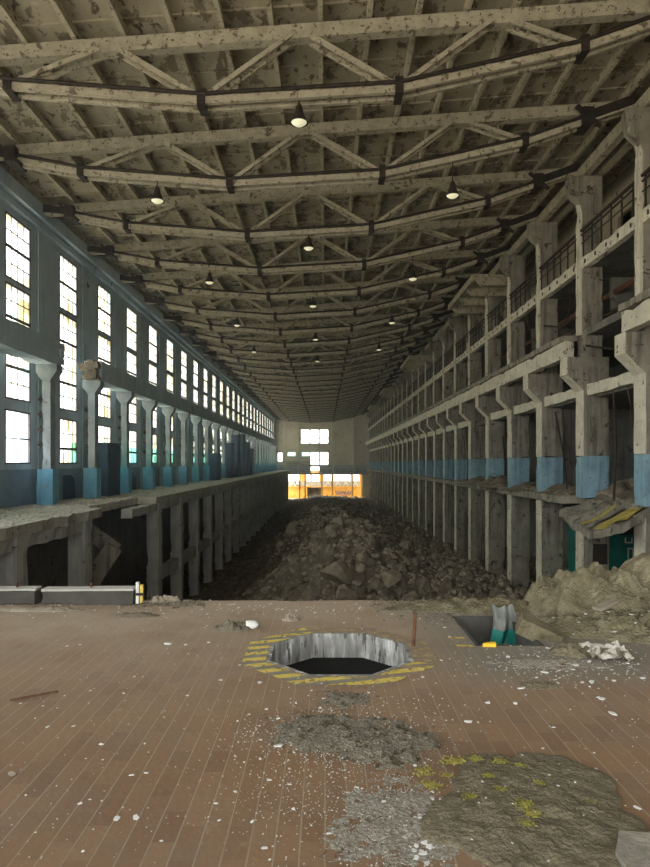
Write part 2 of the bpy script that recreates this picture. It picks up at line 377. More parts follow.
m = MB(); wall_cells(-15.5, 19.5, -12, 16.3, [(-14, 12.5, -1.6, 8.0)], lambda a, b, c, d: m.box(a, b, -8.5, -8, c, d))
tag(m.build('wall_back', INNER), kind='structure')  # unseen wall, added to cut the sky light reaching the floor
# ---------------------------------------------------------------- end wall and the annexe behind it
wr = [(-7.15, -4.55, 5.76, 9.9), (-4.35, -1.8, 5.76, 9.9), (-1.6, 1.03, 5.76, 9.9), (-4.3, -1.7, -.6, 3.25), (-1.5, 1.03, -.6, 3.25),
      (-6.9, -4.5, 2.0, 3.25), (-11.1, -8.7, 2.0, 3.25), (-14, -12.5, .4, 3.1), (-4.3, -1.6, -3.0, -.95), (-11.8, 11, -10.9, -3.4)]
m = MB(); wall_cells(-15.5, 19.5, -12, 16.3, wr, lambda a, b, c, d: m.box(a, b, YEND, YEND+.5, c, d))
tag(m.build('wall_far', ENDW), kind='structure')
for i, r in enumerate(wr[:9]):
    fr = MB(); w, h = r[1]-r[0], r[3]-r[2]; t = .1
    fr.box(r[0], r[1], YEND+.1, YEND+.2, r[2], r[2]+t).box(r[0], r[1], YEND+.1, YEND+.2, r[3]-t, r[3])
    fr.box(r[0], r[0]+t, YEND+.1, YEND+.2, r[2], r[3]).box(r[1]-t, r[1], YEND+.1, YEND+.2, r[2], r[3])
    if h > 3: fr.box(r[0], r[1], YEND+.1, YEND+.2, r[2]+h*.36, r[2]+h*.36+.2)
    o = fr.build('window_%d' % (wi+1+i), ENDW); tag(o, kind='structure')
    if i in (5, 6):
        MB().box(r[0]+t, r[1]-t, YEND+.14, YEND+.16, r[2]+t, r[3]-t).build('pane', TEALG, o)
m = MB()
for X in (-11.8, -7.9, 2.4, 8.6): m.box(X-.2, X+.2, YEND-.3, YEND-.001, -3.2, 13.5)
tag(m.build('trim_3', ENDW), kind='structure')
m = MB(); m.box(-15.2, 12.5, YEND-1.6, YEND-.01, -3.35, -3.0); tag(m.build('trim_4', CONCD), kind='structure')
m = MB(); m.box(-15, 12.5, YEND-.02, YEND-.003, -3.0, -.6)
m2 = MB(); wall_cells(-15, 12.5, -3.0, -.6, [(-4.3, -1.6, -3.1, -.5)], lambda a, b, c, d: m2.box(a, b, YEND-.03, YEND-.004, c, d))
tag(m2.build('baseboard_far', mat('faded_blue_paint', [(.3, (.42, .47, .49)), (.7, (.52, .56, .56))], .6)), kind='structure')
t = empty('catwalk_railing', (0, YEND-1.5, -3), 'thin dark catwalk railing along the far end wall above the orange opening', 'railing')
for zz in (1.0, .5): MB().bar((-14.5, 0, zz), (12, 0, zz), .07, .07).build('rail', STEEL, t)
for k in range(14): MB().box(-14.5+2*k-.04, -14.5+2*k+.04, -.04, .04, -.01, 1.0).build('post', STEEL, t)
t = MB().box(-12, -4.4, YEND-1.2, YEND-.31, .2, .5).build('walkway_beam', CONCD); tag(t, 'dark horizontal walkway beam below the small teal windows of the end wall', 'beam')
# annexe: floor, orange back wall with its windows, posts
m = MB(); m.box(-15, 15, YEND+.5, YEND+12, -11.2, -10.9); tag(m.build('floor_annexe', DECKDUST), kind='structure')
ar = [(-11.6, -7.8, -5.6, -3.6), (-5.8, -4.6, -5.6, -3.6), (-4.0, -1.8, -5.6, -3.6), (-.3, 2.0, -5.6, -3.6), (2.7, 7.9, -5.6, -3.6), (8.5, 10.6, -5.6, -3.6)]
m = MB(); wall_cells(-15, 15, -10.9, -2.4, ar, lambda a, b, c, d: m.box(a, b, YEND+9, YEND+9.3, c, d))
tag(m.build('wall_annexe', ORANGE), kind='structure')
m = MB().box(-11.6, 10.6, YEND+8.95, YEND+8.995, -7.2, -5.65); tag(m.build('trim_6', CONCD), kind='structure')
PX = [-11.6, -7.5, -5.9, -.9, 2.2, 8.2, 10.8]
post = MB().box(-.17, .17, -.17, .17, 0, 7.45).build('orange_post', ORANGE); tag(post, 'x', 'post')
repeat(post, [(X, YEND+.8, -10.9) for X in PX], ['orange post in the far end opening, %s from the left' % od(i+1) for i in range(len(PX))], 'orange posts in the far opening')
tr = empty('trestle'); tag(tr, 'x', 'trestle')
for a, b in (((-.75, 0), (0, 1.6)), ((.75, 0), (0, 1.6)), ((-.4, .75), (.4, .75))): MB().bar((a[0], 0, a[1]), (b[0], 0, b[1]), .22, .2, (0, 1, 0)).build('strut', WHITE, tr)
MB().bar((-1.1, 0, 1.66), (1.1, 0, 1.66), .3, .16).build('top_rail', WHITE, tr)
TX = [-9.9, -8.5, .9, 4.0, 6.4, 9.4]
repeat(tr, [(X, YEND+8.6, -7.2) for X in TX], ['white A-frame trestle against the orange end panels, %s from the left' % od(i+1) for i in range(6)], 'white trestles at the far end')
led = MB().box(-11.6, 10.8, YEND+8.2, YEND+8.98, -7.4, -7.2).build('orange_ledge', ORANGE); tag(led, 'long orange ledge carrying the white trestles at the far end', 'ledge')
b_ = MB().rbox(-5.3, -1.2, YEND+1.5, YEND+3, -10.9, -7.3, .8, .05, .1, 3).build('brown_panel_box', CONC); tag(b_, 'brown boxy booth standing in the middle of the orange end opening', 'booth')
g = MB(); pts = []
for i in range(60): pts.append((3.2+i*.085+.25*math.sin(i*1.9), YEND+8.95, -9.3+.55*math.sin(i*1.23)+.3*math.sin(i*.7)))
g.tube(pts, .09, 5); tag(g.build('graffiti_tag', GRAF), 'dark purple graffiti scrawl low on the orange end wall', 'graffiti')
# ---------------------------------------------------------------- right gallery shell
XB = 12.8
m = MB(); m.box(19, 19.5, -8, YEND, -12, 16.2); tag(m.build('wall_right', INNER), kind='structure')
m = MB(); m.box(18.95, 18.995, 15, YEND, -1.6, .35); tag(m.build('baseboard_right', BLUE), kind='structure')
m = MB(); wall_cells(15, YEND, 10.1, 15.75, [(25.45+6*k+1.6, 25.45+6*k+3.2, 12.4, 13.6) for k in range(-1, 27)]+[(25.45+6*k-1.6, 25.45+6*k-1.1, 11.7, 12.5) for k in range(0, 27)],
                     lambda a, b, c, d: m.box(16.2, 16.45, a, b, c, d))
tag(m.build('wall_right_upper', UPWALL), kind='structure')
def ragged_deck(name, mt, x_edge, x_back, z0, z1, y0, y1, amp, seed, side):
    ys = [y0+(y1-y0)*i/400 for i in range(401)]; m = MB()
    for y in ys:
        e = x_edge(y)+amp*(noise.noise(Vector((seed, y*.9, 0)))+.6*noise.noise(Vector((seed, y*2.7, 3))))*side
        dz = .06*noise.noise(Vector((seed+5, y*1.3, 0)))
        m.v += [(e, y, z1+dz), (e-.04*side, y, z0+dz), (x_back, y, z0), (x_back, y, z1)]
    for i in range(400):
        a = 4*i; b = a+4
        for q in range(4): m.f.append((a+q, a+(q+1) % 4, b+(q+1) % 4, b+q))
    m.f += [(3, 2, 1, 0), (1600, 1601, 1602, 1603)]
    return tag(m.build(name, mt), kind='structure')
ragged_deck('floor_gallery', CONC, lambda y: 12.45 if not 24 < y < 33 else 13.3, 19, -2.15, -1.75, 15, YEND, .18, 3, -1)
m = MB().box(13.3, 19, 15, YEND, 3.25, 3.6).box(13.0, 19, 15, YEND, 6.35, 6.7)
tag(m.build('floor_gallery_middle', INNER), kind='structure')
m = MB().box(13.0, 19, 15, YEND, 9.75, 10.08); tag(m.build('floor_gallery_upper', INNER), kind='structure')
m = MB().box(12.85, 13.2, 15, YEND, 14.35, 14.9).box(13.7, 14.1, 15, YEND, 14.5, 15.4); tag(m.build('trim_5', TRUSS), kind='structure')
# columns of the gallery
def gallery_column(seed):
    t = empty('gallery_column'); t['category'] = 'column'
    a, b = -.48, .48
    MB().rbox(0, 1.25, a, b, 0, 8.85, .3, .025, .12, seed).build('pit_shaft', CONC, t)
    MB().rbox(0, 1.25, a, b, 9.25, 11.35, .3, .015, .06, seed+1).build('painted_base', BLUE, t)
    MB().rbox(.02, 1.24, a+.01, b-.01, 11.34, 14.65, .3, .02, .1, seed+2).build('shaft', CONC, t)
    # corbel reaching towards the hall, subdivided along its height
    prof = [(0, 14.6), (-.4, 15.0), (-.8, 15.4), (-.8, 15.85), (-.8, 16.25), (1.25, 16.25), (1.25, 15.4), (1.25, 14.6)]
    prof = [(x+.03*noise.noise(Vector((x*3, z*3, seed))), z+.03*noise.noise(Vector((z*3, x*2, seed+4)))) for x, z in prof]
    MB().prism(prof, b-a, 'y', a).build('corbel', CONC, t)
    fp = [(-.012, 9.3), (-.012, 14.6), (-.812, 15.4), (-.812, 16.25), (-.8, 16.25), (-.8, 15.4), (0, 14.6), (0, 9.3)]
    f2 = MB().prism(fp[1:7], b-a-.02, 'y', a+.01).rbox(-.02, .03, a+.02, b-.02, 11.36, 14.62, .3, .012, .03, seed+6).build('whitewashed_face', CONCW, t); f3 = MB().rbox(-.02, .03, a+.02, b-.02, 2.5, 8.82, .3, .012, .03, seed+7).build('whitewashed_face', CONCW, t); f3['label'] = 'pale whitewashed edge of the lower shaft'; f2['label'] = 'pale whitewashed edge of the corbel'  # added pale plates put window light into the hall-facing colour
    MB().rbox(0, 1.0, -.32, .32, 16.2, 23.7, .3, .03, .1, seed+3).build('inner_post', CONC, t)
    MB().rbox(-.12, .3, -.24, .2, 17.4, 24.6, .3, .02, .08, seed+5).build('upper_post', CONCW, t)
    pr = [(.3, 23.5), (0, 23.6), (-.12, 24.05), (-.55, 24.45), (-.62, 25.3), (1.0, 25.3), (1.0, 23.6)]
    MB().prism(pr, .6, 'y', -.3).build('post_bracket', CONC, t)
    return t
NR = 27
RD = [25.45+6*k for k in range(NR)]
protos = [gallery_column(s) for s in (3, 17, 29)]
for pi, p in enumerate(protos):
    idx = [i for i in range(NR) if i % 3 == pi]
    repeat(p, [(XB, RD[i], -11) for i in idx], ['tall concrete column with blue painted base in the right gallery, %s from the camera' % od(i+1) for i in idx], 'columns of the right gallery')
# beams between the columns
def series(build, spots, labels, cat, group):
    o = build(); o['category'] = cat; return repeat(o, spots, labels, group)
def crane_beam():
    t = empty('crane_beam'); MB().rbox(-.75, -.3, -3, 3, -.95, -.12, .4, .025, .14, 5).build('web', CONCW, t); MB().rbox(-.9, -.1, -3, 3, -.12, .16, .4, .02, .1, 8).build('top_flange', CONC, t)
    MB().bar((-.5, -3, .22), (-.5, 3, .22), .08, .12).build('rail', RUST, t); return t
cb = [i for i in range(NR+1) if i != 1]
series(crane_beam, [(XB, 22.45+6*i, 6.25) for i in cb], ['pale crane runway beam on the right gallery corbels, %s span from the camera' % od(n+1) for n in range(len(cb))], 'beam', 'right crane beams')
def tie_beam(): return MB().rbox(0, .35, -2.5, 2.5, -.28, .28, .3, .02, .08, 11).build('tie_beam', CONCW)
tb = [i for i in range(NR+1) if i != 5]
series(tie_beam, [(XB+.12, 22.45+6*i, 3.6) for i in tb], ['whitewashed tie beam between right gallery columns, %s from the camera' % od(n+1) for n in range(len(tb))], 'beam', 'right tie beams')
def edge_beam():
    m = MB().rbox(-.02, .3, -2.78, 2.78, -.27, .27, .3, .015, .06, 13); t = empty('balcony_beam'); m.build('beam', CONCW, t)
    for k in range(5): MB().box(-.05, .02, -2.3+k*1.15-.05, -2.3+k*1.15+.05, -.09, .09).build('bolt_hole', STEEL, t)
    return t
series(edge_beam, [(XB, 22.45+6*i, 9.93) for i in range(NR+1)], ['pale balcony edge beam with dark bolt holes, %s span of the upper right gallery' % od(i+1) for i in range(NR+1)], 'beam', 'upper balcony beams')
def railing():
    t = empty('balcony_railing')
    MB().tube([(0, -3, 1.25), (0, 3, 1.25)], .08, 6).build('top_rail', STEEL, t); MB().tube([(0, -3, 1.02), (0, 0, .98), (0, 3, 1.02)], .05, 6).build('cable', STEEL, t)
    MB().tube([(0, -3, .6), (0, 3, .6)], .03, 6).build('mid_rail', STEEL, t)
    for k in range(6): MB().box(-.03, .03, -2.5+k-.03, -2.5+k+.03, -.13, 1.25).build('baluster', STEEL, t)
    return t
series(railing, [(XB-.02, 22.45+6*i, 10.33) for i in range(NR+1)], ['dark steel balcony railing, %s span along the upper right gallery' % od(i+1) for i in range(NR+1)], 'railing', 'upper balcony railings')
def canopy():
    t = empty('canopy_slab'); m = MB().box(0, 3.6, -4.3, 4.3, .35, .55); m.build('slab', TRUSS, t)
    for y in (-4.2, -1.4, 1.4, 4.2): MB().prism([(0.02, .36), (3.6, .36), (3.6, -.25), (.6, -.25)], .35, 'y', y-.17).build('rib', TRUSS, t)
    MB().box(-.08, .12, -4.35, 4.35, .05, .5).build('lip', TRUSS, t)
    MB().rbox(2.2, 2.9, -.6, .6, -2.6, .35, .5, .02, .05, 2).build('support', CONC, t); return t
series(canopy, [(10.6, y, 13.0) for y in (49.2, 83, 117, 150)], ['ribbed concrete canopy jutting from the upper right gallery, %s from the camera' % od(i+1) for i in range(4)], 'canopy', 'ribbed canopies')
# partitions added to darken the gallery depth, and clutter
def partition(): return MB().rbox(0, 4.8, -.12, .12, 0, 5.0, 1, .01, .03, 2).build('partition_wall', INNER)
o = partition(); o['category'] = 'partition'
idx = list(range(0, NR, 2))
repeat(o, [(14.2, RD[i]+.1, -1.75) for i in idx], ['grey plaster partition behind a right gallery column, %s one from the camera' % od(n+1) for n in range(len(idx))], 'gallery partitions')
o = MB().rbox(0, 4.4, -.12, .12, 0, 2.6, 1, .01, .03, 4).build('upper_partition', INNER); o['category'] = 'partition'
idx = list(range(1, NR, 2))
repeat(o, [(14.4, RD[i]+.1, 6.72) for i in idx], ['grey plaster partition on the middle gallery floor, %s one from the camera' % od(n+1) for n in range(len(idx))], 'middle gallery partitions')
pip = MB().tube([(14.6, 16, 8.6), (14.6, 60, 8.6), (14.6, 182, 8.6)], .16, 8).build('long_pipe', RUST); tag(pip, 'long rusty pipe running through the middle right gallery', 'pipe')
pip = MB().tube([(13.9, 16, 7.3), (13.9, 182, 7.3)], .09, 6).build('thin_pipe', STEEL); tag(pip, 'thin dark pipe above the crane beam of the right gallery', 'pipe')
leanspots = [(13.2, 28.6, -1.7, 13.0, 28.2, 3.2), (13.4, 34.6, -1.7, 13.1, 35.6, 2.9), (13.5, 47.0, -1.7, 13.1, 46.1, 2.0), (13.3, 58.4, -1.7, 13.0, 57.6, 3.0)]
for i, q in enumerate(leanspots):
    tag(MB().tube([q[:3], ((q[0]+q[3])/2+.1, (q[1]+q[4])/2, (q[2]+q[5])/2), q[3:]], .05, 6).build('leaning_pipe', STEEL), 'dark bent steel pipe leaning between right gallery columns, %s from the camera' % od(i+1), 'pipe', 'leaning pipes')
for i in range(26):
    y0 = R.choice(RD[:9])+R.uniform(.7, 5.2); x0 = 12.7+R.uniform(0, 1.5); z0, ln = R.choice(((-2.3, 1.6), (3.35, 2.6), (3.35, 1.8), (9.7, 1.9), (6.35, 1.2))); ln *= R.uniform(.5, 1)
    dx, dy = R.uniform(-.3, .3), R.uniform(-.6, .6)
    pts = [(x0+dx*q*q+.06*math.sin(q*7+i), y0+dy*q*q, z0-ln*q) for q in (0, .2, .4, .6, .8, 1)]
    tag(MB().tube(pts, R.uniform(.018, .04), 5).build('hanging_rebar', RUST if i % 3 else STEEL), 'thin bent rebar or wire dangling inside the right gallery', 'rebar', 'dangling rebar in the right gallery')
for i, (y, a0, a1) in enumerate(((22.45+6*1, 5.3, 5.9), (22.45+6*2, 7.6, 8.2))):
    tag(MB().tube([(13.0, y-2.9, a0), (13.05, y, a0-.12), (13.0, y+2.9, a1)], .05, 6).build('loose_pipe', STEEL), ['dark loose pipe spanning the gap in the right crane beam', 'dark loose pipe higher up beyond the crane beam gap'][i], 'pipe')
# green container below the gallery
t = empty('green_container', (14.9, 33.2, -11), 'teal green container with white marks behind the second right column', 'container')
MB().box(0, 3.4, 0, 3.2, .0, 7.25).build('shell', GREEN, t)
MB().box(-.03, 3.43, -.03, 3.23, 7.2, 7.32).build('top_edge', STEEL, t)
mk = MB().box(1.0, 1.06, -.02, .005, 6.75, 7.05).box(1.34, 1.4, -.02, .005, 6.75, 7.05).box(1.06, 1.34, -.02, .005, 6.75, 6.81); o = mk.build('white_mark', WHITE, t); o['label'] = 'white painted letter U'
mk = MB().box(1.15, 1.21, -.02, .005, 5.75, 6.5).box(1.4, 1.46, -.02, .005, 5.75, 6.5).box(1.21, 1.4, -.02, .005, 6.43, 6.5); o = mk.build('white_mark', WHITE, t); o['label'] = 'white painted door-shaped mark'
o = MB().rbox(15.9, 17.6, 39.2, 41, -11, -3.9, .6, .02, .05, 4).build('green_cabinet', GREEN); tag(o, 'dark teal cabinet in shade between the second and third right columns', 'cabinet')
t = tag(MB().box(13.25, 13.95, 30.92, 30.97, -5.0, -4.0).build('hatch_plate', STEEL), 'square dark hatch plate on the lower shaft of the second right column', 'plate')
# sagging edge of the broken deck, yellow boards on it
def sag(u, v, dz=0):
    X = 11.6+v*2.6; Y = 25.0+u*6.0
    z = -1.5-.6*math.sin(math.pi*min(1, max(0, .08+u*.95)))*(1-v*.75)-.85*(1-v)+.18*noise.noise(Vector((u*6, v*4, 2)))+dz
    return (X+.15*noise.noise(Vector((u*9, 0, 1))), Y, z)
m = MB(); m.grid(34, 9, lambda u, v: sag(u, v)); k = len(m.v); m.grid(34, 9, lambda u, v: sag(u, v, -.32))
m.f[len(m.f)//2:] = [q[::-1] for q in m.f[len(m.f)//2:]]
for i in range(33):
    m.f.append((i, i+1, k+i+1, k+i)[::-1]); m.f.append((i+8*34, i+1+8*34, k+i+1+8*34, k+i+8*34))
for j in range(8):
    a = j*34; m.f.append((a, a+34, k+a+34, k+a)); a += 33; m.f.append((a, a+34, k+a+34, k+a)[::-1])
tag(m.build('sagging_slab', CONC), 'sagging broken deck slab hanging between the first two right columns', 'slab')
for i, (u0, u1) in enumerate(((.62, .78), (.14, .36), (.42, .54), (.55, .61))):
    m = MB(); m.grid(6, 6, lambda u, v: sag(u0+(u1-u0)*u+.04*v, .02+.85*v, .06+.1*v)); k = len(m.v); m.grid(6, 6, lambda u, v: sag(u0+(u1-u0)*u+.04*v, .02+.85*v, .02+.1*v))
    for q in range(5): m.f.append((q, q+1, k+q+1, k+q)[::-1])
    tag(m.build('fallen_board', [CONC, BOARD, CONC, BOARD][i]), ['brown', 'wide yellow mossy', 'grey brown', 'narrow yellow mossy'][i]+' board lying on the sagging deck slab', 'board')
# ---------------------------------------------------------------- left gallery
def ledge(y):
    return -10.35 if not 29.5 < y < 38.2 else -11.4
ragged_deck('floor_walkway', DECKDUST, ledge, XW, -2.5, -2.1, 12, YEND, .16, 9, 1)
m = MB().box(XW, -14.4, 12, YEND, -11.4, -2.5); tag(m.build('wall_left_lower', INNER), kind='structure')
def lcolumn(seed):
    t = empty('crane_column'); t['category'] = 'column'
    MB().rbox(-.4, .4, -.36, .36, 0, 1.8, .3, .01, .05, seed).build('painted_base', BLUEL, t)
    MB().rbox(-.16, .26, -.28, .28, 1.79, 6.35, .3, .02, .07, seed+1).build('shaft', LCOL, t)
    MB().prism([(-.16, 6.2), (-.45, 6.6), (-.45, 7.0), (.6, 7.0), (.6, 6.7), (.26, 6.2)], .7, 'y', -.35).build('capital', LCOL, t)
    for k in range(4): MB().box(-.36, -.14, -.3, -.22, 2.95+k*.75, 3.08+k*.75).box(-.3, -.24, -.3, -.22, 2.85+k*.75, 3.2+k*.75).build('insulator_bracket', STEEL, t)
    return t
NL = 25
LD = [31.4+6*k for k in range(NL)]
lp = [lcolumn(s) for s in (41, 57)]
for pi, p in enumerate(lp):
    idx = [i for i in range(NL) if i % 2 == pi]
    repeat(p, [(-13.9, LD[i], -2.1) for i in idx], ['grey crane column with blue base on the left walkway, %s from the camera' % od(i+1) for i in idx], 'columns on the left walkway')
def lcrane():
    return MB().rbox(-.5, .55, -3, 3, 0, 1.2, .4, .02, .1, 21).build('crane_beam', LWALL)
li = [0]+list(range(2, NL))
series(lcrane, [(-13.9, 28.4+6*i, 4.9) for i in li], ['heavy grey crane beam along the left window wall, %s span from the camera' % od(n+1) for n in range(len(li))], 'beam', 'left crane beams')
brk = MB()
for k in range(9): brk.rbox(-14.3+R.uniform(0, .5), -13.6+R.uniform(0, .3), 31.2+R.uniform(0, .5), 31.9+R.uniform(0, .35), 4.9+k*.11, 5.2+k*.11, .15, .06, .1, k)
tag(brk.build('broken_beam_stub', LWALL), 'jagged broken end of the crane beam above the nearest left column', 'beam stub')
brk = MB()
for k in range(12): brk.rbox(-14.5+R.uniform(0, .6), -13.7+R.uniform(0, .4), 36.75+R.uniform(0, .4), 37.45, 4.85+k*.09, 5.12+k*.09, .12, .07, .1, k+50)
tag(brk.build('broken_beam_stub', RUBBLE), 'jagged broken crane beam end above the second left column', 'beam stub')
def llower(seed):
    t = empty('walkway_column'); t['category'] = 'column'
    MB().rbox(-.38, .38, -.4, .4, 0, 8.52, .35, .02, .09, seed).build('shaft', CONCD, t)
    MB().box(-.41, .41, -.43, .43, 3.6, 3.75).box(-.41, .41, -.43, .43, 4.4, 4.52).build('collar', CONCD, t)
    return t
o1 = llower(61); ki = [0, 1]+list(range(3, 27))
repeat(o1, [(-10.75, 21.5+6*i, -11) for i in ki], ['grey concrete column under the left walkway, %s from the camera' % od(n+1) for n in range(len(ki))], 'columns under the left walkway')
o = MB().rbox(-.3, .3, -2.6, 2.6, -.5, 0, .4, .02, .08, 66).build('walkway_beam', CONCD); o['category'] = 'beam'
bi = [0, 1]+list(range(3, 27))
repeat(o, [(-10.75, 18.5+6*i, -2.5) for i in bi], ['grey edge beam under the left walkway, %s span from the camera' % od(n+1) for n in range(len(bi))], 'beams under the left walkway')
o = MB().rbox(-.25, .25, -2.6, 2.6, -.4, .4, .4, .02, .08, 67).build('strut_beam', CONCD); o['category'] = 'beam'
repeat(o, [(-10.75, 42.5+6*i, -7.2) for i in range(0, 12)], ['low grey strut between the left walkway columns, %s from the camera' % od(n+1) for n in range(12)], 'low struts at left')
m = MB().rbox(-1.5, 1.5, -.16, .16, -.42, .42, .25, .05, .2, 5); o = m.build('fallen_slab', CONC, loc=(-11.0, 30.2, -5.3)); o.rotation_euler = (0, -1.0, .15)
tag(o, 'long broken slab leaning at a slant under the collapsed left walkway', 'slab')
m = MB().rbox(-1.0, 1.0, -.14, .14, -.38, .38, .25, .05, .2, 6); o = m.build('fallen_slab', CONC, loc=(-11.3, 31.4, -3.8)); o.rotation_euler = (0, .7, .3)
tag(o, 'shorter broken slab hanging above the long slanted one under the left walkway', 'slab')
# dark panels imitating unlit doorway openings, and machines on the walkway
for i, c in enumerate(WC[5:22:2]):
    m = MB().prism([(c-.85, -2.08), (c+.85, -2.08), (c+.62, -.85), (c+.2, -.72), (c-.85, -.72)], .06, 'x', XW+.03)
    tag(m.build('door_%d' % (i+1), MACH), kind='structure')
def cabinet(loc, w, d, h, lab):
    t = empty('machine_cabinet', loc, lab, 'cabinet')
    MB().rbox(-w/2, w/2, -d/2, d/2, 0, h, .5, .02, .05, h).build('body', MACH, t)
    MB().box(w/2, w/2+.03, -d/2+.1, -.03, .15, h-.15).build('door', MACH, t); MB().box(w/2, w/2+.03, .03, d/2-.1, .15, h-.15).build('door', MACH, t)
    MB().box(-w/2-.05, w/2+.08, -d/2-.05, d/2+.05, h, h+.08).build('lid', MACH, t); return t
cabinet((-14.0, 40.2, -2.1), .9, 2.4, 3.3, 'dark blue steel cabinet standing between the second and third left columns')
for i, (y, h) in enumerate(((76.5, 3.2), (88, 4.8), (94.4, 6.2), (100.4, 6.6), (106.4, 5.6), (112.4, 4.6))):
    cabinet((-13.6, y, -2.1), 1.3, 3.0, h, 'dark machine housing far along the left walkway, %s from the camera' % od(i+1))
# ---------------------------------------------------------------- roof trusses
t = empty('roof_truss'); t['category'] = 'truss'
NB = [(-14.6, 12.95), (-13.1, 12.75), (-10.25, 12.2), (-4, 11.72), (2.4, 12.1), (8.4, 13.45), (10.95, 14.35), (13.1, 15.1)]
def top(X): return 14.1+.073*X
MB().bar((-15, 0, top(-15)), (13.3, 0, top(13.3)), .36, .46).build('upper_chord', TRUSS, t)
for s in (-.22, .22):
    m = MB()
    for a, b in zip(NB[1:], NB[2:]):
        q = Vector((b[0]-a[0], 0, b[1]-a[1])).normalized()*.04
        m.bar((a[0]-q.x, s, a[1]-q.z), (b[0]+q.x, s, b[1]+q.z), .14, .23)
    m.build('lower_chord', TRUSS, t)
for s in (-.33, .33): MB().tube([(a, s, b+.19) for a, b in NB], .06, 6).build('tie_rod', STEEL, t)
for a, b in ((2, -7.0), (3, -7.0), (3, -.8), (4, -.8), (4, 5.7), (5, 5.7)):
    p = Vector((NB[a][0], 0, NB[a][1]+.1)); q = Vector((b+(.3 if NB[a][0] > b else -.3), 0, top(b)-.15)); m = MB()
    for s in (-.2, .2): m.bar(p+Vector((0, s, 0)), q+Vector((0, s, 0)), .09, .15)
    for k in range(1, 7): c = p.lerp(q, k/7); m.bar(c+Vector((0, -.2, 0)), c+Vector((0, .2, 0)), .12, .05)
    m.build('diagonal', TRUSS, t)
for a in (2, 3, 4, 5): MB().box(NB[a][0]-.13, NB[a][0]+.13, -.36, .36, NB[a][1]-.17, NB[a][1]+.36).build('strap', STEEL, t)
for a, b in ((0, 1), (6, 7)):
    m = MB()
    for s in (-.38, .38): m.bar((NB[a][0], s, NB[a][1]+.15), (NB[b][0], s, NB[b][1]+.15), .12, .34)
    m.build('end_bracket', STEEL, t)
for a in (1, 6):
    m = MB().box(NB[a][0]-.22, NB[a][0]+.22, -.55, .55, NB[a][1]-.2, NB[a][1]+.45); m.bar((NB[a][0]-.5, -.5, NB[a][1]+.5), (NB[a][0]+.5, -.5, NB[a][1]-.35), .14, .14); m.build('clamp', STEEL, t)
NT = 28
repeat(t, [(0, 20.5+6*k, 0) for k in range(NT)], ['cream roof truss with dark tie rods, %s from the camera' % od(k+1) for k in range(NT)], 'roof trusses')
# lamps hanging from the trusses
def lamp(L):
    lm = empty('pendant_lamp'); lm['category'] = 'lamp'
    MB().tube([(0, 0, L), (0, 0, .55)], .025, 6).build('cord', STEEL, lm); MB().box(-.04, .04, -.32, .32, L-.03, L+.03).build('hanger', STEEL, lm)
    MB().lathe([(.06, .62), (.12, .5), (.14, .35), (.25, .1), (.31, .0), (.27, .0), (.1, .3)], n=18).build('shade', STEEL, lm, True)
    MB().lathe([(.02, -.09), (.15, -.07), (.24, .0), (.26, .03), (.2, .06), (.05, .08)], n=18).build('glass', BULB, lm, True); return lm
for kind, X, L in (('', -.85, .92), (', left one of the pair', -7.1, 1.02), (', right one of the pair', 5.4, 1.62)):
    zc = 11.72+.38*(X+4)/6.4 if -4 < X < 2 else 12.2-.0768*(X+10.25) if X < -4 else 12.1+.225*(X-2.4)
    ks = range(0, 9, 2) if not kind else range(1, 9, 2)
    repeat(lamp(L), [(X, 20.5+6*k, zc+.15-L) for k in ks], ['pendant lamp with pale glass under the %s roof truss%s' % (od(k+1), kind) for k in ks], 'pendant lamps')
# ---------------------------------------------------------------- pit bottom and rubble
def sm(a, b, x): t = min(1, max(0, (x-a)/(b-a))); return t*t*(3-2*t)
def ga(x, y, cx, cy, rx, ry): return math.exp(-((x-cx)/rx)**2-((y-cy)/ry)**2)
def pit_h(X, Y, fine=True):
    h = -11.0
    h += (1.9*(1-sm(45, 150, Y))+.2)*sm(5.5, 12, X)
    h = max(h, -11+6.3*ga(X, Y, 1.6, 43, 5.2, 8.5)) if False else h+5.6*ga(X, Y, 1.2, 45, 5.6, 9)+1.6*ga(X, Y, 7, 40, 4, 8)
    h += 4.6*ga(X, Y, .2, 77, 5.6, 15)+2.0*ga(X, Y, 3, 60, 4, 14)
    h += 2.3*math.exp(-((X-.5)/8)**2)*sm(90, 120, Y)*(1-.5*sm(140, 185, Y))
    if fine:
        p = Vector((X, Y, 0)); s = min(1, .35+.14*max(0, h+11)+.5*sm(2, 9, X))
        h += s*(.75*noise.noise(p*.5)+.9*abs(noise.noise(p*1.1+Vector((9, 0, 0))))+.32*noise.noise(p*2.6)+.16*noise.noise(p*6))
    return h
ny, nx = 380, 150
ysr = [7.0*(YEND/7.0)**(0)+(20-7.0)*0 for _ in range(1)]
m = MB()
def pf(u, v):
    if v < .05: Y = 7.2+(24-7.2)*v/.05
    else: w = (v-.05)/.95; Y = 24*((YEND+.4)/24)**w
    X = -14.5+(19.0+14.5)*u; return (X, Y, pit_h(X, Y))
m.grid(nx, ny, pf); tag(m.build('floor_pit', RUBBLE), kind='structure')
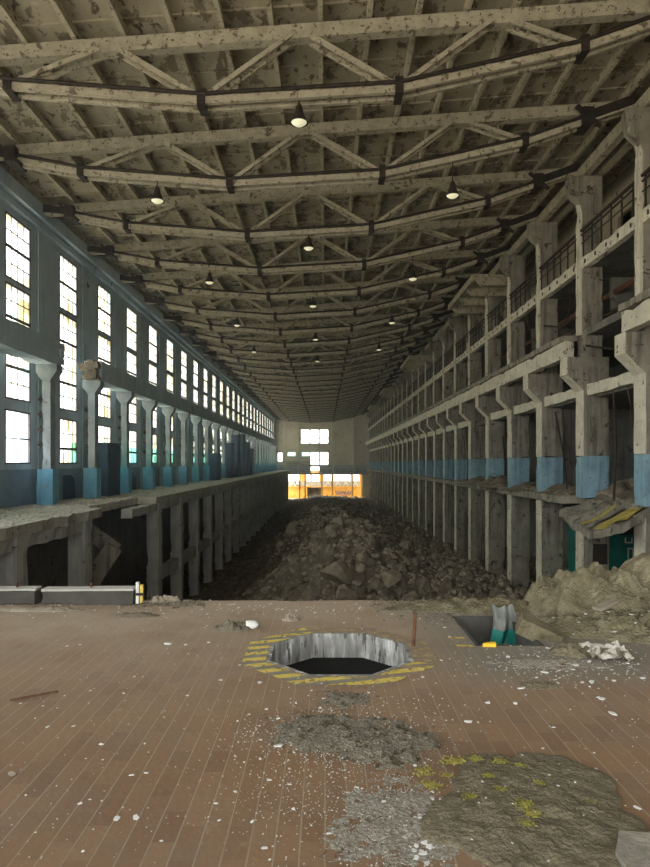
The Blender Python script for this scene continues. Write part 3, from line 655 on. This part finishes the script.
def rock(seed, sub=2):
    import bmesh
    b = bmesh.new(); bmesh.ops.create_icosphere(b, subdivisions=sub, radius=1); o = Vector((seed*7.3, seed*2.1, 0))
    for v in b.verts:
        c = v.co.copy()
        for ax in ((.8, .4, .5), (-.6, .7, .4), (.3, -.8, .6), (-.5, -.5, -.7), (.2, .3, -.95)):
            a = Vector(ax)+Vector(noise.noise_vector(Vector(ax)*3+o))*.5; a.normalize(); d = c.dot(a); lim = .62
            if d > lim: c -= a*(d-lim)
        v.co = c*(1+.18*noise.noise(c*1.7+o)); v.co.z *= .75
    me = bpy.data.meshes.new('rubble_block'); b.to_mesh(me); b.free(); me.materials.append(CHUNK); return me
ROCKS = [rock(s) for s in range(7)]
def visible_heap():
    while True:
        Y = R.uniform(34, 88) if R.random() < .8 else R.uniform(88, 130); X = R.gauss(1.8, 4.6)
        if -8 < X < 12 and pit_h(X, Y, False) > -10.2: return X, Y
for i in range(260):
    X, Y = visible_heap(); s = (R.uniform(.16, .42) if i > 40 else R.uniform(.45, .9))*(1 if Y < 70 else 1.3)
    o = bpy.data.objects.new('rubble_block', ROCKS[i % 7]); COL.objects.link(o); o.location = (X, Y, pit_h(X, Y)+s*.2)
    o.scale = (s*R.uniform(.8, 1.4), s*R.uniform(.8, 1.3), s); o.rotation_euler = (R.uniform(-.5, .5), R.uniform(-.5, .5), R.uniform(0, 6.3))
    tag(o, 'grey broken concrete block among the rubble heaps in the pit', 'rubble', 'blocks on the rubble heaps')
o = bpy.data.objects.new('boulder', ROCKS[2]); COL.objects.link(o); o.location = (.9, 38.5, pit_h(.9, 38.5)+.7); o.scale = (1.3, 1.0, 1.1); o.rotation_euler = (.2, .1, .6)
tag(o, 'largest pale boulder near the top of the nearest rubble heap', 'boulder')
m = MB()
RB = []
for q in range(3):
    me = ROCKS[q]; RB.append(([v.co.copy() for v in me.vertices], [tuple(p.vertices) for p in me.polygons]))
tiny = []
import bmesh
b = bmesh.new(); bmesh.ops.create_icosphere(b, subdivisions=1, radius=1); b.verts.ensure_lookup_table()
TV = [v.co.copy() for v in b.verts]; TF = [tuple(v.index for v in f.verts) for f in b.faces]; b.free()
def pebble(m, X, Y, Z, s, flat=.7):
    k = len(m.v); rot = Matrix.Rotation(R.uniform(0, 6.28), 3, 'Z') @ Matrix.Rotation(R.uniform(-.6, .6), 3, 'X'); sx, sy = R.uniform(.6, 1.4), R.uniform(.6, 1.3)
    for v in TV:
        w = rot @ Vector((v.x*sx*R.uniform(.75, 1.1), v.y*sy*R.uniform(.75, 1.1), v.z*flat)); m.v.append((X+w.x*s, Y+w.y*s, Z+w.z*s))
    m.f += [tuple(k+i for i in f) for f in TF]
for i in range(4200):
    if i % 3: X, Y = visible_heap()
    else: Y = 30+55*R.random()**1.5; X = R.uniform(4, 12.6)
    pebble(m, X, Y, pit_h(X, Y)+.02, R.uniform(.06, .28))
tag(m.build('rubble', CHUNK), 'small broken rubble strewn over the pit floor and heaps', 'rubble', kind='stuff')
# debris on the two side decks
for nm, xs, y0, z, hi, lab in (('rubble', (-14.6, -10.5), 18, -2.1, .07, 'plaster crumbs and rubble scattered along the left walkway deck'), ('rubble', (12.6, 16), 26, -1.75, .12, 'brown rubble heaped along the right gallery deck')):
    m = MB()
    for i in range(1500):
        Y = y0+(100-y0)*R.random()**1.7; X = R.uniform(*xs)
        if z == -2.1 and 29.5 < Y < 38.2: X = min(X, -11.7)
        if z == -1.75 and Y < 33: X = max(X, 13.5)
        zz = z+(.45*max(0, noise.noise(Vector((X*.4, Y*.35, 2)))) if z > -2 else 0)
        pebble(m, X, Y, zz, R.uniform(.04, .16 if z > -2 else .12), .6)
    tag(m.build(nm, CHUNK if z > -2 else DECKDUST), lab, 'rubble', kind='stuff')
for i, (Y, X, w, h) in enumerate(((30.2, 14.6, 1.4, .9), (36, 14.2, 1.7, .55), (41.5, 13.7, 1.5, .45), (47.5, 13.4, 1.8, .8), (53.5, 13.4, 1.6, .6))):
    m = MB().grid(26, 26, lambda u, v: (X+(u-.5)*2*w, Y+(v-.5)*3*w, -1.78+h*max(-.05, 1-((u-.5)*2)**2-((v-.5)*2)**2)*(1+.5*noise.noise(Vector((u*6, v*6, i)))))); tag(m.build('rubble_pile', RUBBLE), 'brown rubble pile on the right gallery deck, %s from the camera' % od(i+1), 'rubble pile', 'gallery rubble piles')
# ---------------------------------------------------------------- near platform with its two openings
OC = (.12, 5.29); ORD = .64
def octp(r, off=0): return [(OC[0]+r*math.cos(math.pi/8+off+k*math.pi/4), OC[1]+r*math.sin(math.pi/8+off+k*math.pi/4)) for k in range(8)]
RECT = [(1.32, 5.5), (1.92, 5.5), (1.92, 6.55), (1.32, 6.55)]
fl = MB()
yo = lambda x: 7.28+.05*noise.noise(Vector((x*1.7, 0, 0)))+.03*noise.noise(Vector((x*6, 0, 0)))
edge = [(-15+30*i/150, yo(-15+30*i/150)) for i in range(151)]
from mathutils.geometry import delaunay_2d_cdt
outer = [(-15, -8), (15, -8)]+edge[::-1]
loops = [outer, octp(ORD), RECT]; vs = []; es = []
for lp_ in loops:
    k = len(vs); vs += [Vector(p) for p in lp_]; es += [(k+i, k+(i+1) % len(lp_)) for i in range(len(lp_))]
dv, de, df, *_ = delaunay_2d_cdt(vs, es, [], 1, 1e-5)
def inside(p, poly):
    c = False; j = len(poly)-1
    for i in range(len(poly)):
        (xi, yi), (xj, yj) = poly[i], poly[j]
        if (yi > p[1]) != (yj > p[1]) and p[0] < (xj-xi)*(p[1]-yi)/(yj-yi)+xi: c = not c
        j = i
    return c
TH = .22
nv = len(dv); fl.v = [(p.x, p.y, FZ) for p in dv]+[(p.x, p.y, FZ-TH) for p in dv]
cnt = {}
for f in df:
    c = sum((Vector(dv[i]) for i in f), Vector((0, 0)))/len(f)
    if inside(c, octp(ORD)) or inside(c, RECT) or not inside(c, outer): continue
    f = list(f)
    ar_ = sum(dv[f[i]].x*dv[f[(i+1) % len(f)]].y-dv[f[(i+1) % len(f)]].x*dv[f[i]].y for i in range(len(f)))
    if ar_ < 0: f = f[::-1]
    fl.f.append(tuple(f)); fl.f.append(tuple(nv+i for i in f[::-1]))
    for i in range(len(f)): cnt[(f[i], f[(i+1) % len(f)])] = 1
for (a, b2) in list(cnt):
    if (b2, a) not in cnt: fl.f.append((a, nv+a, nv+b2, b2))
tag(fl.build('floor', TILE), kind='structure')
m = MB().box(-15, 15, 6.85, 7.1, -11.5, FZ-TH-.001).box(-15, 15, -8, 7, -11.7, -11.4); tag(m.build('wall_platform', CONCD), kind='structure')
# octagonal opening: lining, hazard paint
t = empty('octagonal_pit', (OC[0], OC[1], FZ), 'octagonal hole in the tiled floor ringed by worn yellow and black hazard stripes', 'pit')
t_off = Vector((OC[0], OC[1], FZ))
def loc(poly): return [(p[0]-OC[0], p[1]-OC[1]) for p in poly]
a, b2 = loc(octp(ORD+.005)), loc(octp(ORD-.03)); m = MB()
for k in range(8):
    j = (k+1) % 8; q = len(m.v)
    m.v += [(*a[k], .004), (*a[j], .004), (*b2[j], .004), (*b2[k], .004), (*b2[j], -TH), (*b2[k], -TH), (*a[j], -TH), (*a[k], -TH)]
    m.f += [(q, q+1, q+2, q+3), (q+3, q+2, q+4, q+5), (q+5, q+4, q+6, q+7)]
m.build('lining', LINING, t)
def clip(poly, d, lo, hi):
    for sg, lim in ((1, lo), (-1, -hi)):
        out = []
        for i in range(len(poly)):
            p, q = Vector(poly[i]), Vector(poly[(i+1) % len(poly)]); u, w = sg*p.dot(d)-lim, sg*q.dot(d)-lim
            if u >= 0: out.append(tuple(p))
            if (u >= 0) != (w >= 0): out.append(tuple(p.lerp(q, u/(u-w))))
        poly = out
        if len(poly) < 3: return []
    return poly
for k in range(8):
    a0, a1 = loc(octp(ORD+.012))[k], loc(octp(ORD+.012))[(k+1) % 8]; c0, c1 = loc(octp(ORD+.21))[k], loc(octp(ORD+.21))[(k+1) % 8]
    q = MB()
    q.v += [(*a0, .0015), (*a1, .0015), (*c1, .0015), (*c0, .0015)]; q.f.append((0, 3, 2, 1)); q.build('grey_border_paint', GREYP if k in (2, 3, 4, 5) else GREYF, t)
    for i in range(-9, 10):
        d_ = Vector((-math.sin(.3), math.cos(.3))); lo = i*.155-.02; pl = clip([a0, a1, c1, c0], d_, lo, lo+.082)
        if len(pl) < 3: continue
        q = MB(); q.v += [(*p, .003) for p in pl]; q.f.append(tuple(range(len(pl)))[::-1]); q.build('yellow_stripe', YEL if k in (2, 3, 4, 5, 6) else YELF, t)
m = MB().lathe([(.72, -TH-.003), (.72, -2.6), (.0, -2.6)], n=24); m.build('shaft', DARK, t)
# rectangular opening
t = empty('rectangular_pit', (1.62, 6.0, FZ), 'rectangular hole in the floor beside the dirt mound with a yellow scrap at its edge', 'pit')
m = MB(); w, d = .30, .525
for x0, x1, y0, y1 in ((-w-.001, -w+.03, -d, d), (w-.03, w+.001, -d, d), (-w, w, d-.03, d+.001), (-w, w, -d-.001, -d+.03)): m.box(x0, x1, y0, y1, -.75, .003)
m.build('lining', CURB, t); MB().box(-w, w, -d, d, -.8, -.74).build('shaft_bottom', DARK, t)
for i, (px, py) in enumerate(((458, 638), (466, 646))):
    x_, y_ = FL(px, py); q = MB(); q.v += [(x_-1.62-.08, y_-6-.015, .003), (x_-1.62+.07, y_-6-.03, .003), (x_-1.62+.05, y_-6+.02, .003), (x_-1.62-.09, y_-6+.03, .003)]; q.f.append((0, 1, 2, 3)); q.build('yellow_stripe', YEL, t)
o = MB().prism([(-.06, -.02), (.055, -.025), (.065, .035), (.02, .03), (-.02, .02)], .03).build('yellow_scrap', YELB, loc=(*FL(489, 646.5), FZ+.002)); tag(o, 'bright yellow metal scrap on the near edge of the rectangular hole', 'scrap')
m = MB().grid(12, 24, lambda u, v: (1.78+(u-.5)*.22+.03*math.sin(v*5), 6.30-.0*v+.05*math.sin(u*9+v*3)-.06*v, FZ+.16-.55*v+.02*math.sin(u*14))); 
sh = m.build('plastic_sheet', PLASTIC); tag(sh, 'grey and teal plastic sheet hanging into the rectangular hole', 'sheet')
m = MB().grid(12, 6, lambda u, v: (1.775+(u-.5)*.23+.03*math.sin((.45+v*.2)*5), 6.29-.06*(.45+v*.2)+.05*math.sin(u*9+(.45+v*.2)*3)-.012, FZ+.16-.55*(.42+v*.24))); q = m.build('teal_band', GREEN, sh); q['label'] = 'teal green band across the sheet'
o = MB().rbox(-.2, .17, -.1, .1, -.075, .075, .05, .025, .07, 9).build('concrete_block', DIRT, loc=(1.97, 5.74, FZ+.05)); o.rotation_euler = (.1, .42, -.25)
tag(o, 'rounded dusty concrete block at the right edge of the rectangular hole', 'block')
# curb on the left edge
for i, (x0, x1) in enumerate(((-9.5, -3.25), (-3.2, -2.16))):
    t = empty('curb_beam', ((x0+x1)/2, 7.12, FZ), ['long grey concrete curb on the left platform edge', 'shorter grey concrete curb next to the yellow and white marker post'][i], 'curb'); h = (x1-x0)/2
    MB().rbox(-h, h, -.07, .07, 0, .165, .1, .008, .02, i).build('curb_body', CURB, t); MB().rbox(-h, h, -.085, .085, .16, .185, .1, .008, .02, i+4).build('curb_cap', CONCD, t)
    for k in range(2): MB().tube([(h-.25-k*1.2 if h > 1 else h-.5, 0, .18), (h-.25-k*1.2 if h > 1 else h-.5, 0, .24)], .012, 6).build('anchor_bolt', RUST, t) if (i == 0 or k == 0) else None
t = empty('marker_post', (-2.10, 7.1, FZ), 'small yellow and white marker post at the end of the left curb', 'post')
MB().box(-.04, -.008, -.02, .02, 0, .25).build('white_strip', WHITE, t); MB().box(.005, .04, -.02, .02, 0, .22).build('yellow_strip', YEL, t); MB().box(-.05, .045, -.025, -.018, .1, .13).build('clip', STEEL, t)
o = MB().tube([(0, 0, -.02), (.012, 0, .14), (.02, .01, .285)], .016, 8).build('steel_rod', RUST, loc=(*FL(413, 646), FZ)); tag(o, 'rusty steel rod standing beside the octagonal hole', 'rod')
o = MB().bar((*FL(10, 702), FZ+.012), (*FL(58, 693), FZ+.012), .009, .012).build('stick', RUST); tag(o, 'thin dark stick lying on the left of the tiled floor', 'stick')
# ---------------------------------------------------------------- dirt on the platform
def heap(name, poly_c, rx, ry, h, mt, lab, cat, seed, nn=60, p=1.0, rough=.35, freq=3.0, rot=0, kind=None, ragged=.25, sink=0):
    m = MB(); cx, cy = poly_c
    def fn(u, v):
        th = 2*math.pi*u; rr = v*(1+ragged*noise.noise(Vector((math.cos(th)*1.6, math.sin(th)*1.6, seed)))+.12*noise.noise(Vector((math.cos(th)*5, math.sin(th)*5, seed))))
        x, y = rx*rr*math.cos(th), ry*rr*math.sin(th); x, y = x*math.cos(rot)-y*math.sin(rot), x*math.sin(rot)+y*math.cos(rot)
        b_ = max(0, 1-v**2)**p; q = Vector((x, y, seed))
        z = h*b_*(1+rough*noise.noise(q*freq))+h*.35*rough*noise.noise(q*freq*3.3)*min(1, (1-v)*5)+min(h, .3)*.22*rough*noise.noise(q*freq*9)*min(1, (1-v)*5)
        if sink: z = h*(1.5*b_-sink+.9*noise.noise(q*freq)+.55*noise.noise(q*freq*2.7)+.35*noise.noise(q*freq*7)); return (cx+x, cy+y, FZ+max(z, -.02)-.012*(v >= .999))
        return (cx+x, cy+y, FZ+max(z, .004*(1-v))-.012*(v >= .999))
    m.grid(nn*2+1, nn, fn); o = m.build(name, mt, smooth=True)
    return tag(o, lab, cat, kind=kind)
heap('dirt_mound', (2.9, 6.75), .74, .6, .45, DIRT, 'large olive dirt mound on the right side of the platform', 'mound', 3, 110, .6, .38, 4.5)
heap('dirt_mound', (3.62, 6.85), .68, .6, .56, DIRT, 'smoother dirt mound at the right edge of the photo beside the large one', 'mound', 8, 70, .9, .2, 2.5)
heap('dirt_mound', (3.25, 6.1), 1.22, .6, .17, DIRT, 'low spread of dirt in front of the large mounds', 'mound', 12, 90, .8, .8, 5)
heap('dirt_mound', (1.9, 6.95), 1.2, .3, .07, DIRT, 'low dirt ridge along the platform edge behind the rectangular hole', 'mound', 15, 60, .8, .8, 6)
heap('gravel_patch', FL(395, 822), .34, .42, .008, GRITP, 'thin pale gravel film on the tiles left of the muddy patch', 'gravel patch', 61, 90, .7, 1.0, 9, ragged=.4, sink=.75)
heap('gravel_patch', FL(545, 664), .55, .16, .012, GRITP, 'pale gritty film on the tiles in front of the rectangular hole', 'gravel patch', 63, 90, .7, 1.0, 8, ragged=.4, sink=.7)
heap('mud_clod', FL(572, 653), .19, .12, .075, MUD, 'dark mud clod in front of the dirt mound beside the torn white sheet', 'clod', 21, 40, .8, .9, 14)
heap('mud_clod', FL(538, 686), .16, .07, .022, MUD, 'small flat dark clod on the tiles right of the octagonal hole', 'clod', 22, 40, .8, .9, 16)
heap('moss_patch', (.96, 2.86), .47, .60, .045, MUD, 'dark muddy patch with yellow moss in the right foreground', 'mud patch', 31, 120, .35, .32, 13, -.3, ragged=.3)
heap('gravel_patch', FL(318, 732), .30, .30, .016, GRIT, 'grey gravel patch in front of the octagonal hole, left part', 'gravel patch', 41, 90, .7, 1.0, 9, .0, ragged=.4, sink=.55)
heap('gravel_patch', FL(378, 742), .36, .30, .026, GRIT, 'grey gravel patch in front of the octagonal hole, taller right part', 'gravel patch', 44, 90, .7, 1.0, 8, ragged=.4, sink=.5)
heap('gravel_patch', FL(342, 699), .2, .17, .012, GRIT, 'small gravel patch between the octagonal hole and the larger gravel', 'gravel patch', 47, 60, .7, 1.0, 11, ragged=.5, sink=.55)
heap('dirt_clump', FL(232, 629), .19, .11, .055, RUBBLE, 'jagged clump of dark rubble left of the octagonal hole', 'clump', 51, 36, .7, 1.3, 11)
heap('dirt_clump', FL(291, 620), .09, .07, .055, CHUNK, 'little grey clump behind the octagonal hole', 'clump', 52, 30, .7, 1.2, 14)
heap('dirt_clump', FL(138, 616), .24, .07, .035, RUBBLE, 'flat dark dirt clump near the left curb', 'clump', 53, 30, .7, .9, 9)
heap('dirt_clump', FL(40, 610), .45, .1, .03, CHUNK, 'low grey dirt drift on the left in front of the long curb', 'clump', 54, 30, .7, .9, 7)
heap('dirt_clump', FL(163, 602), .2, .08, .06, CHUNK, 'pale rubble clump at the platform edge beside the marker post', 'clump', 55, 30, .7, 1.2, 9)
o = MB().lathe([(.01, .09), (.05, .085), (.075, .05), (.07, .01), (.03, 0)], n=12).build('crushed_bag', WHITE, smooth=True, loc=(*FL(251, 628), FZ)); o.scale = (1, .8, .8); tag(o, 'crumpled white bag lying against the dark rubble clump', 'bag')
m = MB().grid(20, 14, lambda u, v: ((u-.5)*.34+.02*noise.noise(Vector((u*5, v*5, 0))), (v-.5)*.26, .03+.06*noise.noise(Vector((u*5, v*5, 3)))+.05*v)); o = m.build('torn_sheet', CLOTH, loc=(*FL(606, 657), FZ)); tag(o, 'torn crumpled white sheet lying in front of the dirt mound', 'sheet')
o = MB().prism([(-.2, -.1), (.2, -.12), (.24, .16), (-.12, .2), (-.2, .06)], .05).build('concrete_slab', CONC, loc=(1.36, 2.44, FZ)); tag(o, 'grey concrete slab corner at the bottom right of the photo', 'slab')
o = MB().bar((*FL(553, 618, -1.4), -1.40), (*FL(572, 610, -1.36), -1.35), .1, .03).build('broken_plank', CHUNK); o.location.x += .55; o.location.y += .35; o.location.z -= .0; tag(o, 'short broken plank stuck in the dirt mound', 'plank')
# moss tufts on the muddy patch
MO = [(424, 779, .05), (455, 768, .055), (475, 765, .04), (500, 768, .04), (520, 772, .03), (430, 792, .045), (470, 804, .03), (501, 796, .03), (525, 812, .045), (534, 822, .04), (528, 832, .035), (540, 790, .025), (447, 782, .03), (489, 783, .03)]
for i, (px, py, r) in enumerate(MO):
    m = MB()
    x_, y_ = FL(px, py+2)
    for k in range(70): pebble(m, R.gauss(0, r*.5), R.gauss(0, r*.42), R.uniform(0, r*.16), R.uniform(.08, .2)*r, .6)
    o = m.build('moss_tuft', MOSS, loc=(x_, y_, FZ+.045)); tag(o, 'tuft of yellow moss on the muddy patch in the foreground', 'moss', 'yellow moss tufts')
# plaster chips
def chip_mesh(s):
    rr = random.Random(s); k = rr.randint(5, 8); pts = []
    for i in range(k): t_ = 2*math.pi*i/k+rr.uniform(-.25, .25); r_ = rr.uniform(.6, 1.15); pts.append((r_*math.cos(t_), .75*r_*math.sin(t_)))
    return MB().prism(pts, .16).mesh('plaster_chip', WHITE)
CH = [chip_mesh(s) for s in range(8)]
def chip(x_, y_, s, lab=None, grp='white plaster chips on the tiles', z=FZ+.0015):
    o = bpy.data.objects.new('plaster_chip', R.choice(CH)); COL.objects.link(o); o.location = (x_, y_, z); o.scale = (s, s*R.uniform(.7, 1.2), s)
    o.rotation_euler = (R.uniform(-.08, .08), R.uniform(-.08, .08), R.uniform(0, 6.28)); tag(o, lab or 'small white plaster chip on the tiled floor', 'chip', None if lab else grp); return o
NAMED = [(117, 819, .020, 'white plaster chip, left one of two in the lower left foreground'), (136, 818, .021, 'white plaster chip, right one of two in the lower left foreground'),
         (279, 746, .032, 'large white plaster chip at the left end of the gravel patch'), (468, 722, .034, 'white plaster flake on the tiles right of the gravel patch'),
         (613, 714, .035, 'white plaster flake at the right edge of the tiled floor'), (637, 808, .02, 'white chip beside the right side of the muddy patch'),
         (168, 644, .035, 'white chip on the tiles left of the octagonal hole'), (260, 683, .03, 'white chip in front of the left hazard stripes')]
for px, py, s, lab in NAMED: chip(*FL(px, py), s, lab)
cnt_ = 0
while cnt_ < 190:
    if cnt_ < 70: px, py = R.uniform(20, 640), R.uniform(604, 860)
    elif cnt_ < 125: px, py = R.gauss(422, 17), R.gauss(832, 22)
    elif cnt_ < 150: px, py = R.gauss(560, 45), R.gauss(668, 16)
    elif cnt_ < 170: px, py = R.gauss(340, 60), R.gauss(735, 25)
    else: px, py = R.uniform(200, 500), R.uniform(603, 630)
    if not (600 < py < 866 and 3 < px < 648): continue
    x_, y_ = FL(px, py)
    if inside((x_, y_), octp(ORD+.03)) or inside((x_, y_), [(1.25, 5.45), (2.0, 5.45), (2.0, 6.6), (1.25, 6.6)]) or ((x_-.96)/.5)**2+((y_-2.86)/.6)**2 < .85: continue
    chip(x_, y_, R.uniform(.006, .014)*(.6+.16*y_)*(1.9 if 125 <= cnt_ < 150 else 1.35 if 70 <= cnt_ < 125 else 1)); cnt_ += 1
for i in range(55):      # crumbs on the mounds and mud
    a_ = R.uniform(0, 6.28); q = math.sqrt(R.random())*.9
    if i < 25: chip(.96+.5*q*math.cos(a_), 2.86+.6*q*math.sin(a_), R.uniform(.004, .009), 'tiny white crumb on the dark muddy patch', z=FZ+.05*max(0, 1-q*q)**.45+.004)['group'] = 'white crumbs on the mud'
    else: chip(3.0+1.4*q*math.cos(a_), 5.9+.55*q*math.sin(a_), R.uniform(.012, .03), 'white crumb strewn over the low dirt by the mounds', z=FZ+.17*max(0, 1-q*q)**.8+.01)['group'] = 'white crumbs on the dirt'
m = MB()
def grit(n_, fx, fy, s0, s1):
    c_ = 0
    while c_ < n_:
        px, py = fx(), fy()
        if not 600 < py < 900: continue
        x_, y_ = FL(px, py)
        if inside((x_, y_), octp(ORD+.02)) or inside((x_, y_), RECT): continue
        pebble(m, x_, y_, FZ+.002, R.uniform(s0, s1)*(.5+.17*y_), .5); c_ += 1
grit(600, lambda: R.uniform(-10, 660), lambda: 602+265*R.random()**1.4, .0015, .005)
grit(700, lambda: R.gauss(400, 35), lambda: R.gauss(825, 30), .0015, .006)
grit(900, lambda: R.gauss(330, 60), lambda: R.gauss(790, 30), .001, .004)
grit(1100, lambda: R.gauss(340, 50), lambda: R.gauss(735, 18), .0015, .006)
grit(380, lambda: R.gauss(560, 60), lambda: R.gauss(664, 12), .002, .006)
grit(260, lambda: R.uniform(0, 520), lambda: R.gauss(607, 5), .002, .008)
GRITW = mat('dusty_grit', [(.3, (.40, .37, .31)), (.7, (.66, .63, .56))], 40)
tag(m.build('plaster_grit', GRITW), 'fine pale plaster grit strewn over the tiled floor', 'grit', kind='stuff')
m = MB()
grit(1500, lambda: R.gauss(318, 32), lambda: R.gauss(730, 11), .002, .007)
grit(1500, lambda: R.gauss(375, 34), lambda: R.gauss(742, 11), .002, .007)
grit(450, lambda: R.gauss(342, 17), lambda: R.gauss(699, 5), .002, .006)
grit(900, lambda: R.gauss(400, 30), lambda: R.gauss(815, 32), .002, .006)
grit(260, lambda: R.uniform(120, 205), lambda: R.gauss(604, 2), .004, .018)
grit(420, lambda: R.uniform(370, 540), lambda: R.gauss(606, 4), .004, .018)
grit(500, lambda: R.gauss(440, 30), lambda: R.gauss(612, 7), .003, .012)
tag(m.build('gravel', GRIT), 'loose grey gravel scattered over the tiles in front of the octagonal hole', 'gravel', kind='stuff')
o = bpy.data.objects.new('pebble', ROCKS[1]); COL.objects.link(o); o.location = (*FL(12, 776), FZ+.012); o.scale = (.022, .018, .02); tag(o, 'single round grey pebble at the left edge of the tiled floor', 'pebble')
